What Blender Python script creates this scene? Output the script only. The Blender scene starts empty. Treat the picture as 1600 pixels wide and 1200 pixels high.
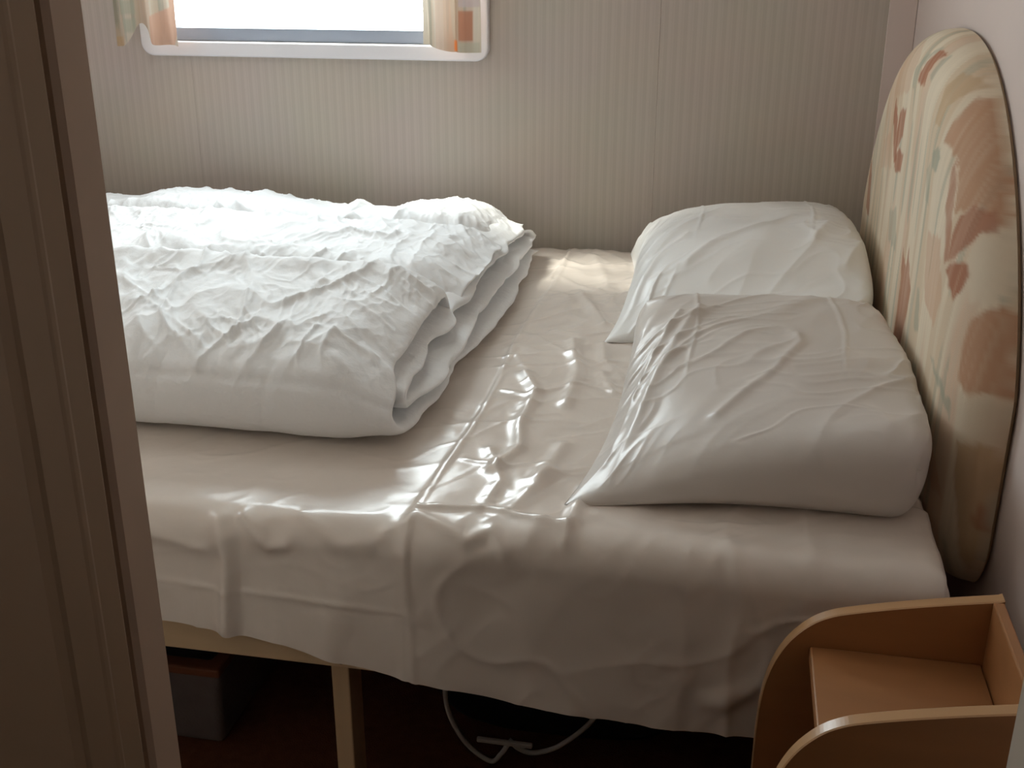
import bpy, bmesh, math, random
import numpy as np
from math import radians, sin, cos, pi

sc = bpy.context.scene
COL = sc.collection

# ------------------------------------------------------------------ camera
CAM_H = 1.21
cd = bpy.data.cameras.new('camera')
cd.sensor_fit = 'HORIZONTAL'
cd.sensor_width = 36.0
cd.lens = 1765.0 / 1600.0 * 36.0
cd.clip_start = 0.02
cam = bpy.data.objects.new('camera', cd)
COL.objects.link(cam)
cam.location = (0, 0, CAM_H)
cam.rotation_euler = (radians(90 - 21.3), 0, radians(11.05))
sc.camera = cam

# ------------------------------------------------------------------ world, light, exposure
world = bpy.data.worlds.new('overcast_sky')
sc.world = world
world.use_nodes = True
bg = world.node_tree.nodes['Background']
bg.inputs[0].default_value = (0.89, 0.955, 1.0, 1)
bg.inputs[1].default_value = 17.0
sc.view_settings.view_transform = 'Standard'
sc.view_settings.look = 'None'
sc.view_settings.gamma = 1.0
sc.view_settings.use_curve_mapping = False
sc.view_settings.exposure = -0.46
sc.cycles.max_bounces = 12
sc.cycles.diffuse_bounces = 8
sc.cycles.sample_clamp_indirect = 6.0


sl = bpy.data.lights.new('hazy_sun', 'SUN')
sl.energy = 17.0
sl.angle = radians(14)
sl.color = (1.0, .95, .86)
sun = bpy.data.objects.new('hazy_sun', sl)
COL.objects.link(sun)
from mathutils import Vector
sun.rotation_euler = Vector((.60, -.20, -.77)).to_track_quat('-Z', 'Y').to_euler()


def portal(name, loc, rot, sx, sy):
    l = bpy.data.lights.new(name, 'AREA')
    l.shape = 'RECTANGLE'
    l.size, l.size_y = sx, sy
    l.cycles.is_portal = True
    o = bpy.data.objects.new(name, l)
    COL.objects.link(o)
    o.location = loc
    o.rotation_euler = rot
    return o


# daylight sampling through the bedroom window and two added fill openings, bed foot and hall
portal('window_portal', (-0.966, 2.63, 1.35), (radians(-90), 0, 0), 0.80, 0.76)
portal('fill_window_portal', (-1.83, 1.82, 1.43), (0, radians(-90), 0), 0.24, 0.50)
portal('hall_fill_portal', (-2.2, 0.05, 1.35), (0, radians(-90), 0), 0.22, 0.56)


# ------------------------------------------------------------------ numeric noise
def _hash(ix, iy, seed):
    h = (ix.astype(np.int64) * 374761393 + iy.astype(np.int64) * 668265263 + seed * 974711) & 0xFFFFFFFF
    h = ((h ^ (h >> 13)) * 1274126177) & 0xFFFFFFFF
    h = (h ^ (h >> 16)) & 0xFFFFFFFF
    return h / 4294967295.0


def vn(x, y, seed=0):
    x = np.asarray(x, float)
    y = np.asarray(y, float)
    ix = np.floor(x)
    iy = np.floor(y)
    fx = x - ix
    fy = y - iy
    fx = fx * fx * fx * (fx * (fx * 6 - 15) + 10)
    fy = fy * fy * fy * (fy * (fy * 6 - 15) + 10)
    a = _hash(ix, iy, seed)
    b = _hash(ix + 1, iy, seed)
    c = _hash(ix, iy + 1, seed)
    d = _hash(ix + 1, iy + 1, seed)
    return (a * (1 - fx) + b * fx) * (1 - fy) + (c * (1 - fx) + d * fx) * fy


def fbm(x, y, seed=0, o=4):
    s = 0
    t = 0
    a = 1.0
    for i in range(o):
        s = s + a * vn(x * 2 ** i + 17.3 * i, y * 2 ** i - 9.1 * i, seed + i)
        t += a
        a *= .5
    return s / t


def ridge(x, y, ang, lx, ly, seed, k=3.0, warp=.5):
    """sharp crests running along direction ang; lx = spacing across, ly = length along"""
    c, s = cos(ang), sin(ang)
    u = x * c + y * s
    v = -x * s + y * c
    w = (vn(x / (ly * .6), y / (ly * .6), seed + 50) - .5) * warp * 2
    n = vn(u / ly + w, v / lx + w * 1.3, seed)
    return (1 - np.abs(2 * n - 1)) ** k


def smooth(e0, e1, x):
    t = np.clip((x - e0) / (e1 - e0), 0, 1)
    return t * t * (3 - 2 * t)


def seg_dist(px, py, pts):
    d = np.full(px.shape, 9.0)
    for (ax, ay), (bx, by) in zip(pts[:-1], pts[1:]):
        dx, dy = bx - ax, by - ay
        L = dx * dx + dy * dy + 1e-12
        t = np.clip(((px - ax) * dx + (py - ay) * dy) / L, 0, 1)
        d = np.minimum(d, np.hypot(px - ax - t * dx, py - ay - t * dy))
    return d


# ------------------------------------------------------------------ mesh helpers
def link(name, me, mat=None, parent=None, smooth_shade=False):
    o = bpy.data.objects.new(name, me)
    COL.objects.link(o)
    if mat is not None:
        me.materials.append(mat)
    if parent is not None:
        o.parent = parent
    if smooth_shade:
        me.polygons.foreach_set('use_smooth', [True] * len(me.polygons))
    return o


def from_bm(name, bm, mat=None, parent=None, smooth_shade=False):
    bmesh.ops.recalc_face_normals(bm, faces=bm.faces)
    me = bpy.data.meshes.new(name)
    bm.to_mesh(me)
    bm.free()
    return link(name, me, mat, parent, smooth_shade)


def grid_faces(nu, nv, close_u=False, close_v=False):
    iu = np.arange(nu if close_u else nu - 1)
    iv = np.arange(nv if close_v else nv - 1)
    A, B = np.meshgrid(iu, iv, indexing='ij')
    A2 = (A + 1) % nu
    B2 = (B + 1) % nv
    return np.stack([A * nv + B, A2 * nv + B, A2 * nv + B2, A * nv + B2], -1).reshape(-1, 4)


def np_mesh(name, V, F, mat=None, parent=None, colors=None, smooth_shade=True):
    me = bpy.data.meshes.new(name)
    V = np.ascontiguousarray(V.reshape(-1, 3), dtype=np.float32)
    F = np.ascontiguousarray(F, dtype=np.int32)
    me.vertices.add(len(V))
    me.vertices.foreach_set('co', V.ravel())
    me.loops.add(F.size)
    me.loops.foreach_set('vertex_index', F.ravel())
    me.polygons.add(len(F))
    me.polygons.foreach_set('loop_start', np.arange(0, F.size, 4, dtype=np.int32))
    me.polygons.foreach_set('loop_total', np.full(len(F), 4, dtype=np.int32))
    me.update(calc_edges=True)
    me.validate()
    if colors is not None:
        at = me.color_attributes.new('print', 'FLOAT_COLOR', 'POINT')
        c = np.ones((len(V), 4), np.float32)
        c[:, :3] = colors.reshape(-1, 3)
        at.data.foreach_set('color', c.ravel())
    return link(name, me, mat, parent, smooth_shade)


def add_box(bm, x0, x1, y0, y1, z0, z1, bev=0.0, seg=2):
    vs = [bm.verts.new((x, y, z)) for x in (x0, x1) for y in (y0, y1) for z in (z0, z1)]
    q = [(0, 1, 3, 2), (4, 6, 7, 5), (0, 4, 5, 1), (2, 3, 7, 6), (0, 2, 6, 4), (1, 5, 7, 3)]
    fs = [bm.faces.new([vs[i] for i in f]) for f in q]
    if bev > 0:
        es = list({e for f in fs for e in f.edges})
        bmesh.ops.bevel(bm, geom=es, offset=bev, segments=seg, profile=.5, affect='EDGES')


def add_prism(bm, pts, axis, a, b):
    """pts 2D polygon in the two other axes (in x,y,z order), extruded a..b along axis"""
    def mk(p, t):
        q = list(p)
        q.insert(axis, t)
        return bm.verts.new(q)
    lo = [mk(p, a) for p in pts]
    hi = [mk(p, b) for p in pts]
    n = len(pts)
    bm.faces.new(lo)
    bm.faces.new(hi[::-1])
    for i in range(n):
        bm.faces.new((lo[i], lo[(i + 1) % n], hi[(i + 1) % n], hi[i]))


def box_obj(name, dims, mat, parent=None, bev=.002):
    bm = bmesh.new()
    add_box(bm, *dims, bev=bev)
    return from_bm(name, bm, mat, parent)


def add_tube(bm, pts, r, seg=8):
    pts = [np.array(p, float) for p in pts]
    rings = []
    up = np.array([0, 0, 1.0])
    for i, p in enumerate(pts):
        t = pts[min(i + 1, len(pts) - 1)] - pts[max(i - 1, 0)]
        t /= np.linalg.norm(t)
        a = np.cross(t, up)
        if np.linalg.norm(a) < 1e-3:
            a = np.cross(t, np.array([1.0, 0, 0]))
        a /= np.linalg.norm(a)
        b = np.cross(t, a)
        rings.append([bm.verts.new(p + r * (a * cos(2 * pi * k / seg) + b * sin(2 * pi * k / seg))) for k in range(seg)])
    for R0, R1 in zip(rings[:-1], rings[1:]):
        for k in range(seg):
            bm.faces.new((R0[k], R0[(k + 1) % seg], R1[(k + 1) % seg], R1[k]))
    bm.faces.new(rings[0])
    bm.faces.new(rings[-1][::-1])


def spline(pts, n=12):
    P = [np.array(p, float) for p in pts]
    P = [2 * P[0] - P[1]] + P + [2 * P[-1] - P[-2]]
    out = []
    for i in range(1, len(P) - 2):
        for k in range(n):
            t = k / n
            a, b, c, d = P[i - 1:i + 3]
            out.append(.5 * (2 * b + (c - a) * t + (2 * a - 5 * b + 4 * c - d) * t * t + (3 * b - a - 3 * c + d) * t ** 3))
    out.append(P[-2])
    return np.array(out)


def thing(name, label, cat, loc=(0, 0, 0), group=None):
    o = bpy.data.objects.new(name, None)
    o.empty_display_size = .05
    COL.objects.link(o)
    o.location = loc
    o['label'] = label
    o['category'] = cat
    if group:
        o['group'] = group
    return o


def tag(o, label, cat, group=None):
    o['label'] = label
    o['category'] = cat
    if group:
        o['group'] = group
    return o


def struct(o):
    o['kind'] = 'structure'
    return o


def adopt(root, *objs):
    """parent world-space parts to a thing that sits at its own base"""
    for o in objs:
        o.parent = root
        o.matrix_parent_inverse = root.matrix_basis.inverted()


# ------------------------------------------------------------------ materials
def mat(name, col, rough=.6, spec=.5, bump=None, var=None, sheen=0.0, **kw):
    m = bpy.data.materials.new(name)
    m.use_nodes = True
    nt = m.node_tree
    b = nt.nodes['Principled BSDF']
    b.inputs['Base Color'].default_value = (*col, 1)
    b.inputs['Roughness'].default_value = rough
    b.inputs['Specular IOR Level'].default_value = spec
    if sheen:
        b.inputs['Sheen Weight'].default_value = sheen
        b.inputs['Sheen Roughness'].default_value = .5
    tc = nt.nodes.new('ShaderNodeTexCoord')
    if var:
        scale, amt = var[:2]
        mp = nt.nodes.new('ShaderNodeMapping')
        mp.inputs['Scale'].default_value = var[2] if len(var) > 2 else (1, 1, 1)
        nt.links.new(tc.outputs['Object'], mp.inputs[0])
        n = nt.nodes.new('ShaderNodeTexNoise')
        n.inputs['Scale'].default_value = scale
        n.inputs['Detail'].default_value = 4
        nt.links.new(mp.outputs[0], n.inputs['Vector'])
        r = nt.nodes.new('ShaderNodeMix')
        r.data_type = 'RGBA'
        r.inputs[6].default_value = (*[c * (1 - amt) for c in col], 1)
        r.inputs[7].default_value = (*[min(1, c * (1 + amt)) for c in col], 1)
        nt.links.new(n.outputs[0], r.inputs[0])
        nt.links.new(r.outputs[2], b.inputs['Base Color'])
    if bump:
        scale, strg, dist = bump
        n2 = nt.nodes.new('ShaderNodeTexNoise')
        n2.inputs['Scale'].default_value = scale
        n2.inputs['Detail'].default_value = 3
        nt.links.new(tc.outputs['Object'], n2.inputs['Vector'])
        bp = nt.nodes.new('ShaderNodeBump')
        bp.inputs['Strength'].default_value = strg
        bp.inputs['Distance'].default_value = dist
        nt.links.new(n2.outputs[0], bp.inputs['Height'])
        nt.links.new(bp.outputs[0], b.inputs['Normal'])
    return m


def print_mat(name, translucent=0.0, rough=.85):
    m = bpy.data.materials.new(name)
    m.use_nodes = True
    nt = m.node_tree
    b = nt.nodes['Principled BSDF']
    b.inputs['Roughness'].default_value = rough
    b.inputs['Specular IOR Level'].default_value = .2
    a = nt.nodes.new('ShaderNodeVertexColor')
    a.layer_name = 'print'
    nt.links.new(a.outputs[0], b.inputs['Base Color'])
    tc = nt.nodes.new('ShaderNodeTexCoord')
    w = nt.nodes.new('ShaderNodeTexNoise')
    w.inputs['Scale'].default_value = 900
    nt.links.new(tc.outputs['Object'], w.inputs['Vector'])
    bp = nt.nodes.new('ShaderNodeBump')
    bp.inputs['Strength'].default_value = .25
    bp.inputs['Distance'].default_value = .001
    nt.links.new(w.outputs[0], bp.inputs['Height'])
    nt.links.new(bp.outputs[0], b.inputs['Normal'])
    if translucent:
        t = nt.nodes.new('ShaderNodeBsdfTranslucent')
        nt.links.new(a.outputs[0], t.inputs[0])
        mx = nt.nodes.new('ShaderNodeMixShader')
        mx.inputs[0].default_value = translucent
        nt.links.new(b.outputs[0], mx.inputs[1])
        nt.links.new(t.outputs[0], mx.inputs[2])
        nt.links.new(mx.outputs[0], nt.nodes['Material Output'].inputs[0])
    return m


def wallpaper_mat():
    m = bpy.data.materials.new('striped_wallpaper')
    m.use_nodes = True
    nt = m.node_tree
    b = nt.nodes['Principled BSDF']
    b.inputs['Roughness'].default_value = .55
    b.inputs['Specular IOR Level'].default_value = .35
    tc = nt.nodes.new('ShaderNodeTexCoord')
    sx = nt.nodes.new('ShaderNodeSeparateXYZ')
    nt.links.new(tc.outputs['Object'], sx.inputs[0])

    def math_node(op, a, v):
        n = nt.nodes.new('ShaderNodeMath')
        n.operation = op
        nt.links.new(a, n.inputs[0])
        n.inputs[1].default_value = v
        return n.outputs[0]
    ph = math_node('MULTIPLY', sx.outputs[0], 1 / .0205)
    fr = math_node('FRACT', ph, 0)
    rp = nt.nodes.new('ShaderNodeValToRGB')
    rp.color_ramp.interpolation = 'LINEAR'
    cr = rp.color_ramp
    light = (.525, .465, .41, 1)
    dark = (.488, .430, .375, 1)
    mid = (.505, .447, .392, 1)
    cr.elements[0].position = 0
    cr.elements[0].color = dark
    cr.elements[1].position = 1
    cr.elements[1].color = dark
    for p, c in ((.30, dark), (.36, light), (.60, light), (.66, mid), (.80, mid), (.88, light), (.93, dark)):
        e = cr.elements.new(p)
        e.color = c
    nt.links.new(fr, rp.inputs[0])
    n = nt.nodes.new('ShaderNodeTexNoise')
    n.inputs['Scale'].default_value = 4
    nt.links.new(tc.outputs['Object'], n.inputs['Vector'])
    mx = nt.nodes.new('ShaderNodeMix')
    mx.data_type = 'RGBA'
    mx.blend_type = 'MULTIPLY'
    mx.inputs[0].default_value = .12
    nt.links.new(rp.outputs[0], mx.inputs[6])
    nt.links.new(n.outputs[1], mx.inputs[7])
    nt.links.new(mx.outputs[2], b.inputs['Base Color'])
    return m


def glass_mat():
    m = bpy.data.materials.new('window_glass')
    m.use_nodes = True
    nt = m.node_tree
    for n in list(nt.nodes):
        if n.type != 'OUTPUT_MATERIAL':
            nt.nodes.remove(n)
    t = nt.nodes.new('ShaderNodeBsdfTransparent')
    t.inputs[0].default_value = (.96, .98, .97, 1)
    g = nt.nodes.new('ShaderNodeBsdfGlossy')
    g.inputs['Roughness'].default_value = .02
    fz = nt.nodes.new('ShaderNodeFresnel')
    fz.inputs[0].default_value = 1.25
    ge = nt.nodes.new('ShaderNodeNewGeometry')
    fr = nt.nodes.new('ShaderNodeMath')         # one reflection per pane, at its outer face
    fr.operation = 'MULTIPLY'
    inv = nt.nodes.new('ShaderNodeMath')
    inv.operation = 'SUBTRACT'
    inv.inputs[0].default_value = 1.0
    nt.links.new(ge.outputs['Backfacing'], inv.inputs[1])
    nt.links.new(fz.outputs[0], fr.inputs[0])
    nt.links.new(inv.outputs[0], fr.inputs[1])
    mx = nt.nodes.new('ShaderNodeMixShader')
    nt.links.new(fr.outputs[0], mx.inputs[0])
    nt.links.new(t.outputs[0], mx.inputs[1])
    nt.links.new(g.outputs[0], mx.inputs[2])
    nt.links.new(mx.outputs[0], nt.nodes['Material Output'].inputs[0])
    return m


M_wallpaper = wallpaper_mat()
M_pinkwall = mat('pink_wall_board', (.64, .54, .50), .6, .3, var=(3, .04))
M_darkwall = mat('brown_wall_board', (.34, .255, .185), .6, .3, var=(4, .06, (1, 1, .1)))
M_frontwall = mat('beige_wall_board', (.80, .715, .635), .6, .3, var=(4, .05))
M_ceiling = mat('white_ceiling', (.82, .78, .72), .7, .3, var=(2, .03))
M_carpet = mat('dark_red_carpet', (.115, .042, .022), .95, .1, bump=(400, .6, .004), var=(60, .35))
M_jamb = mat('beige_door_lining', (.56, .43, .34), .55, .35, var=(6, .06, (1, 1, .1)))
M_jamb2 = mat('brown_door_frame', (.36, .26, .18), .55, .35, var=(6, .08, (1, 1, .1)))
M_trim = mat('wall_joint_trim', (.50, .43, .35), .5, .35, var=(3, .03))
M_pvc = mat('white_window_plastic', (.80, .79, .83), .35, .5, var=(3, .02))
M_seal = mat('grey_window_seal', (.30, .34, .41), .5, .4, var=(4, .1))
M_glass = glass_mat()
M_sheet = mat('cream_satin_sheet', (.73, .66, .60), .25, .95, bump=(26, .12, .006), var=(3, .02))
M_mattress = mat('mattress_ticking', (.72, .66, .56), .8, .3, bump=(80, .3, .003), var=(6, .04))
M_duvet = mat('white_duvet_cotton', (.845, .86, .875), .72, .25, bump=(55, .35, .006), var=(3, .015))
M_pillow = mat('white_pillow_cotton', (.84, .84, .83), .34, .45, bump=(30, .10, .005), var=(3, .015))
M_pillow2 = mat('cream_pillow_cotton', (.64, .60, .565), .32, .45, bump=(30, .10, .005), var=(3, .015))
M_pine = mat('pale_pine_board', (.55, .40, .25), .5, .4, var=(5, .14, (1, 8, 8)))
M_pinev = mat('pale_pine_post', (.50, .35, .21), .5, .4, var=(5, .14, (8, 8, 1)))
M_screw = mat('bolt_steel', (.10, .07, .05), .4, .5, var=(40, .1))
M_beech = mat('beech_laminate', (.36, .165, .065), .38, .5, var=(4, .16, (1, 6, 9)))
M_beech_edge = mat('beech_edging', (.50, .29, .14), .30, .6, var=(5, .1, (1, 6, 6)))
M_bin = mat('grey_felt_box', (.13, .105, .10), .9, .2, bump=(200, .4, .002), var=(40, .15))
M_binrim = mat('brown_box_rim', (.16, .055, .025), .6, .4, var=(20, .12))
M_bag = mat('black_nylon', (.006, .006, .008), .75, .2, bump=(120, .3, .002), var=(30, .2))
M_strap = mat('white_strap_webbing', (.42, .39, .36), .7, .3, bump=(300, .4, .001), var=(30, .08))
M_print = print_mat('printed_upholstery')
M_curtain = print_mat('printed_curtain', .12)
M_rail = mat('curtain_rail_plastic', (.7, .68, .64), .4, .5, var=(5, .03))

# ------------------------------------------------------------------ room shell
XL, XR, YW, ZC = -1.75, 0.350, 2.56, 1.95
YD0, YD1 = 0.58, 0.655      # partition with the doorway
WX0, WX1, WZ0, WZ1 = -1.350, -0.582, 0.998, 1.700


def boxes(name, lst, m, **kw):
    bm = bmesh.new()
    for b in lst:
        add_box(bm, *b)
    return from_bm(name, bm, m, **kw)


struct(boxes('wall_back', [(XL, WX0, YW, YW + .05, 0, ZC), (WX1, XR + .05, YW, YW + .05, 0, ZC),
                           (WX0, WX1, YW, YW + .05, 0, WZ0), (WX0, WX1, YW, YW + .05, WZ1, ZC)], M_wallpaper))
LY0, LY1, LZ0, LZ1 = 1.58, 2.06, 1.33, 1.53
struct(boxes('wall_left', [(XL - .05, XL, YD1, LY0, 0, ZC), (XL - .05, XL, LY1, YW + .05, 0, ZC),
                           (XL - .05, XL, LY0, LY1, 0, LZ0), (XL - .05, XL, LY0, LY1, LZ1, ZC)], M_pinkwall))
struct(boxes('wall_right', [(XR, XR + .05, YD1, YW, 0, ZC)], M_pinkwall))
struct(boxes('wall_front', [(XL - .05, -.435, YD0, YD1, 0, ZC), (.243, 1.20, YD0, YD1, 0, ZC),
                            (-.435, .243, YD0, YD1, 1.90, ZC)], M_frontwall))
struct(boxes('floor', [(-2.25, 1.25, -.70, YW + .05, -.05, 0)], M_carpet))
struct(boxes('ceiling', [(-2.25, 1.25, -.70, YW + .05, ZC, ZC + .05)], M_ceiling))
# the hall the photograph is taken from
struct(boxes('wall_hall_back', [(-2.25, 1.25, -.70, -.65, 0, ZC)], M_darkwall))
struct(boxes('wall_hall_right', [(1.20, 1.25, -.65, YD0, 0, ZC)], M_darkwall))
struct(boxes('wall_hall_left', [(-2.25, -2.20, -.65, YD0, 0, 1.25), (-2.25, -2.20, -.65, YD0, 1.45, ZC),
                                (-2.25, -2.20, -.65, -.225, 1.25, 1.45), (-2.25, -2.20, .325, YD0, 1.25, 1.45)], M_darkwall))  # narrow opening added in this unseen wall to let in fill light
struct(boxes('wall_hall_front', [(-2.25, XL - .05, YD0, YD1, 0, ZC)], M_darkwall))

# door lining: profile in plan, extruded upwards
bm = bmesh.new()
add_prism(bm, [(-.420, .700), (-.418, .697), (-.418, .662), (-.4215, .657), (-.4275, .6555), (-.45, .6555), (-.45, .705), (-.425, .705)], 2, 0, 1.90)
struct(from_bm('trim_1', bm, M_jamb))
bm = bmesh.new()
add_prism(bm, [(-.45, .6535), (-.4275, .6535), (-.4215, .651), (-.4205, .648), (-.4215, .626), (-.4205, .6225), (-.4208, .6185),
               (-.4215, .615), (-.4222, .587), (-.4238, .583), (-.4252, .573), (-.4248, .555), (-.4230, .46), (-.4230, .40), (-.45, .40)], 2, 0, 1.90)
struct(from_bm('trim_2', bm, M_jamb2))
bm = bmesh.new()
add_prism(bm, [(.222, .705), (.219, .700), (.219, .585), (.226, .57), (.245, .57), (.245, .705)], 2, 0, 1.90)
struct(from_bm('trim_3', bm, M_trim))
struct(boxes('trim_4', [(-.418, .219, .58, .70, 1.862, 1.90)], M_jamb))
# corner strip and board joints of the back wall
bm = bmesh.new()
add_box(bm, .294, XR - .0005, YW - .004, YW - .0003, 0, ZC - .001, bev=.0012)
struct(from_bm('trim_5', bm, M_pinkwall))
for i, x in enumerate((-1.278, -.184)):
    bm = bmesh.new()
    z1 = ZC - .001 if x > -.5 else .962
    add_box(bm, x - .009, x + .009, YW - .0008, YW - .0002, 0, z1, bev=.0003)
    struct(from_bm('trim_%d' % (6 + i), bm, M_wallpaper))
bm = bmesh.new()
add_box(bm, XR - .012, XR - .0003, YD1, YW - .005, 0, .05, bev=.002)
struct(from_bm('baseboard_right', bm, M_trim))
bm = bmesh.new()
add_box(bm, XL, .29, YW - .012, YW - .0003, 0, .05, bev=.002)
struct(from_bm('baseboard_back', bm, M_trim))


# window: rounded plastic frame, sash with grey seal, pane
def rounded_rect(x0, x1, z0, z1, r, n=8):
    pts = []
    for cx, cz, a0 in ((x1 - r, z0 + r, -90), (x1 - r, z1 - r, 0), (x0 + r, z1 - r, 90), (x0 + r, z0 + r, 180)):
        for k in range(n + 1):
            a = radians(a0 + 90 * k / n)
            pts.append((cx + r * cos(a), cz + r * sin(a)))
    return pts


def ring(bm, outer, inner, y0, y1):
    n = len(outer)
    L = []
    for pts in (outer, inner):
        L.append([[bm.verts.new((x, y, z)) for x, z in pts] for y in (y0, y1)])
    for i in range(n):
        j = (i + 1) % n
        bm.faces.new((L[0][0][i], L[0][0][j], L[0][1][j], L[0][1][i]))
        bm.faces.new((L[1][0][i], L[1][1][i], L[1][1][j], L[1][0][j]))
        bm.faces.new((L[0][0][i], L[1][0][i], L[1][0][j], L[0][0][j]))
        bm.faces.new((L[0][1][i], L[0][1][j], L[1][1][j], L[1][1][i]))


win = bpy.data.objects.new('window_1', None)
COL.objects.link(win)
win.location = (-.966, YW, .965)
struct(win)
bm = bmesh.new()
ring(bm, rounded_rect(-1.383, -.550, .965, 1.734, .030), rounded_rect(-1.350, -.583, .998, 1.700, .022), YW - .020, YW - .0005)
bmesh.ops.recalc_face_normals(bm, faces=bm.faces)
es = [e for e in bm.edges if e.calc_face_angle(0) > .8 and e.verts[0].co.y < YW - .015 and e.verts[1].co.y < YW - .015]
bmesh.ops.bevel(bm, geom=es, offset=.004, segments=3, profile=.5, affect='EDGES')
wf = from_bm('window_frame', bm, M_pvc)
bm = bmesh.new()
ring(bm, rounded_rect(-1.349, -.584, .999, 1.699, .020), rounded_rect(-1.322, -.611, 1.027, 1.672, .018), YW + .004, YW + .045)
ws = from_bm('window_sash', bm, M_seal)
bm = bmesh.new()
add_box(bm, -1.324, -.609, YW + .022, YW + .026, 1.024, 1.675)
wp = from_bm('window_pane', bm, M_glass)
adopt(win, wf, ws, wp)

# unseen window added at the foot of the bed for fill light
fill_win = bpy.data.objects.new('fill_window', None)
COL.objects.link(fill_win)
fill_win.location = (XL, 1.82, 1.30)
struct(fill_win)
bm = bmesh.new()
ring(bm, rounded_rect(LY0 - .033, LY1 + .033, LZ0 - .033, LZ1 + .033, .03), rounded_rect(LY0, LY1, LZ0, LZ1, .022), -.020, -.0005)
for v in bm.verts:
    v.co = (XL - v.co.y, v.co.x, v.co.z)
f2 = from_bm('window_frame', bm, M_pvc)
bm = bmesh.new()
add_box(bm, XL - .026, XL - .022, LY0 + .001, LY1 - .001, LZ0 + .001, LZ1 - .001)
p2 = from_bm('window_pane', bm, M_glass)
adopt(fill_win, f2, p2)

# ------------------------------------------------------------------ headboard
HB_C = (1.935, .70)


def hb_outline(n):
    """closed outline (y, z) of the padded headboard"""
    a, zt, zm, zb, rc = .615, 1.086, .70, .425, .09
    yc = HB_C[0]
    top = []
    for k in range(400):
        th = pi * k / 399
        u = cos(th)
        top.append((yc + a * u, zm + (zt - zm) * max(0.0, (1 - abs(u) ** 2.3)) ** .78))
    left = []
    for k in range(60):
        t = pi / 2 * k / 59
        left.append((yc - a + rc - rc * cos(t), zb + rc - rc * sin(t)))
    right = [(2 * yc - y, z) for y, z in left][::-1]
    P = np.array(top + left + right + [top[0]])
    d = np.r_[0, np.cumsum(np.hypot(*np.diff(P, axis=0).T))]
    s = np.linspace(0, d[-1], n, endpoint=False)
    return np.stack([np.interp(s, d, P[:, 0]), np.interp(s, d, P[:, 1])], 1)


NPH, NR = 820, 150
OUT = hb_outline(NPH)
rr = np.linspace(0, 1, NR) ** .8
s0 = .24
g = np.sqrt(np.clip(1 - np.clip(1 - (1 - rr) / s0, 0, 1) ** 2.4, 0, 1))
Yh = HB_C[0] + (OUT[:, :1] - HB_C[0]) * rr
Zh = HB_C[1] + (OUT[:, 1:] - HB_C[1]) * rr
Xh = (XR - .006) - .072 * g[None, :] * np.ones_like(Yh)


def in_poly(y, z, pts, feather=.004):
    pts = list(pts)
    ins = np.zeros(y.shape, bool)
    n = len(pts)
    for i in range(n):
        (ay, az), (by, bz) = pts[i], pts[(i + 1) % n]
        cond = ((az > z) != (bz > z))
        t = (by - ay) * (z - az) / ((bz - az) if abs(bz - az) > 1e-9 else 1e-9) + ay
        ins ^= cond & (y < t)
    d = seg_dist(y, z, pts + [pts[0]])
    return np.where(ins, smooth(-feather, feather, d), smooth(feather, -feather, d) if False else 1 - smooth(-feather, feather, d))


def paint(col, mask, c, amt=1.0):
    k = (np.clip(mask, 0, 1) * amt)[..., None]
    return col * (1 - k) + np.array(c) * k


CREAM = (.70, .605, .47)
PEACH = (.58, .37, .25)
RUST = (.38, .15, .085)
DPEACH = (.48, .27, .165)
SAGE = (.36, .37, .29)
TAN = (.53, .37, .225)


def base_print(y, z, seed):
    col = np.ones(y.shape + (3,)) * np.array(CREAM)
    n1 = vn(y / .055, z / .55, seed)
    n2 = vn(y / .028, z / .35, seed + 3)
    n3 = vn(y / .016, z / .22, seed + 5)
    brush = vn(y / .004, z / .12, seed + 9)
    col = paint(col, smooth(.52, .70, n1) * (.6 + .5 * brush), PEACH, .55)
    col = paint(col, smooth(.62, .74, n2) * (.5 + .6 * brush), TAN, .45)
    col = paint(col, smooth(.74, .82, n3) * (.4 + .6 * brush), SAGE, .65)
    return col * (.95 + .1 * brush[..., None])


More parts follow.
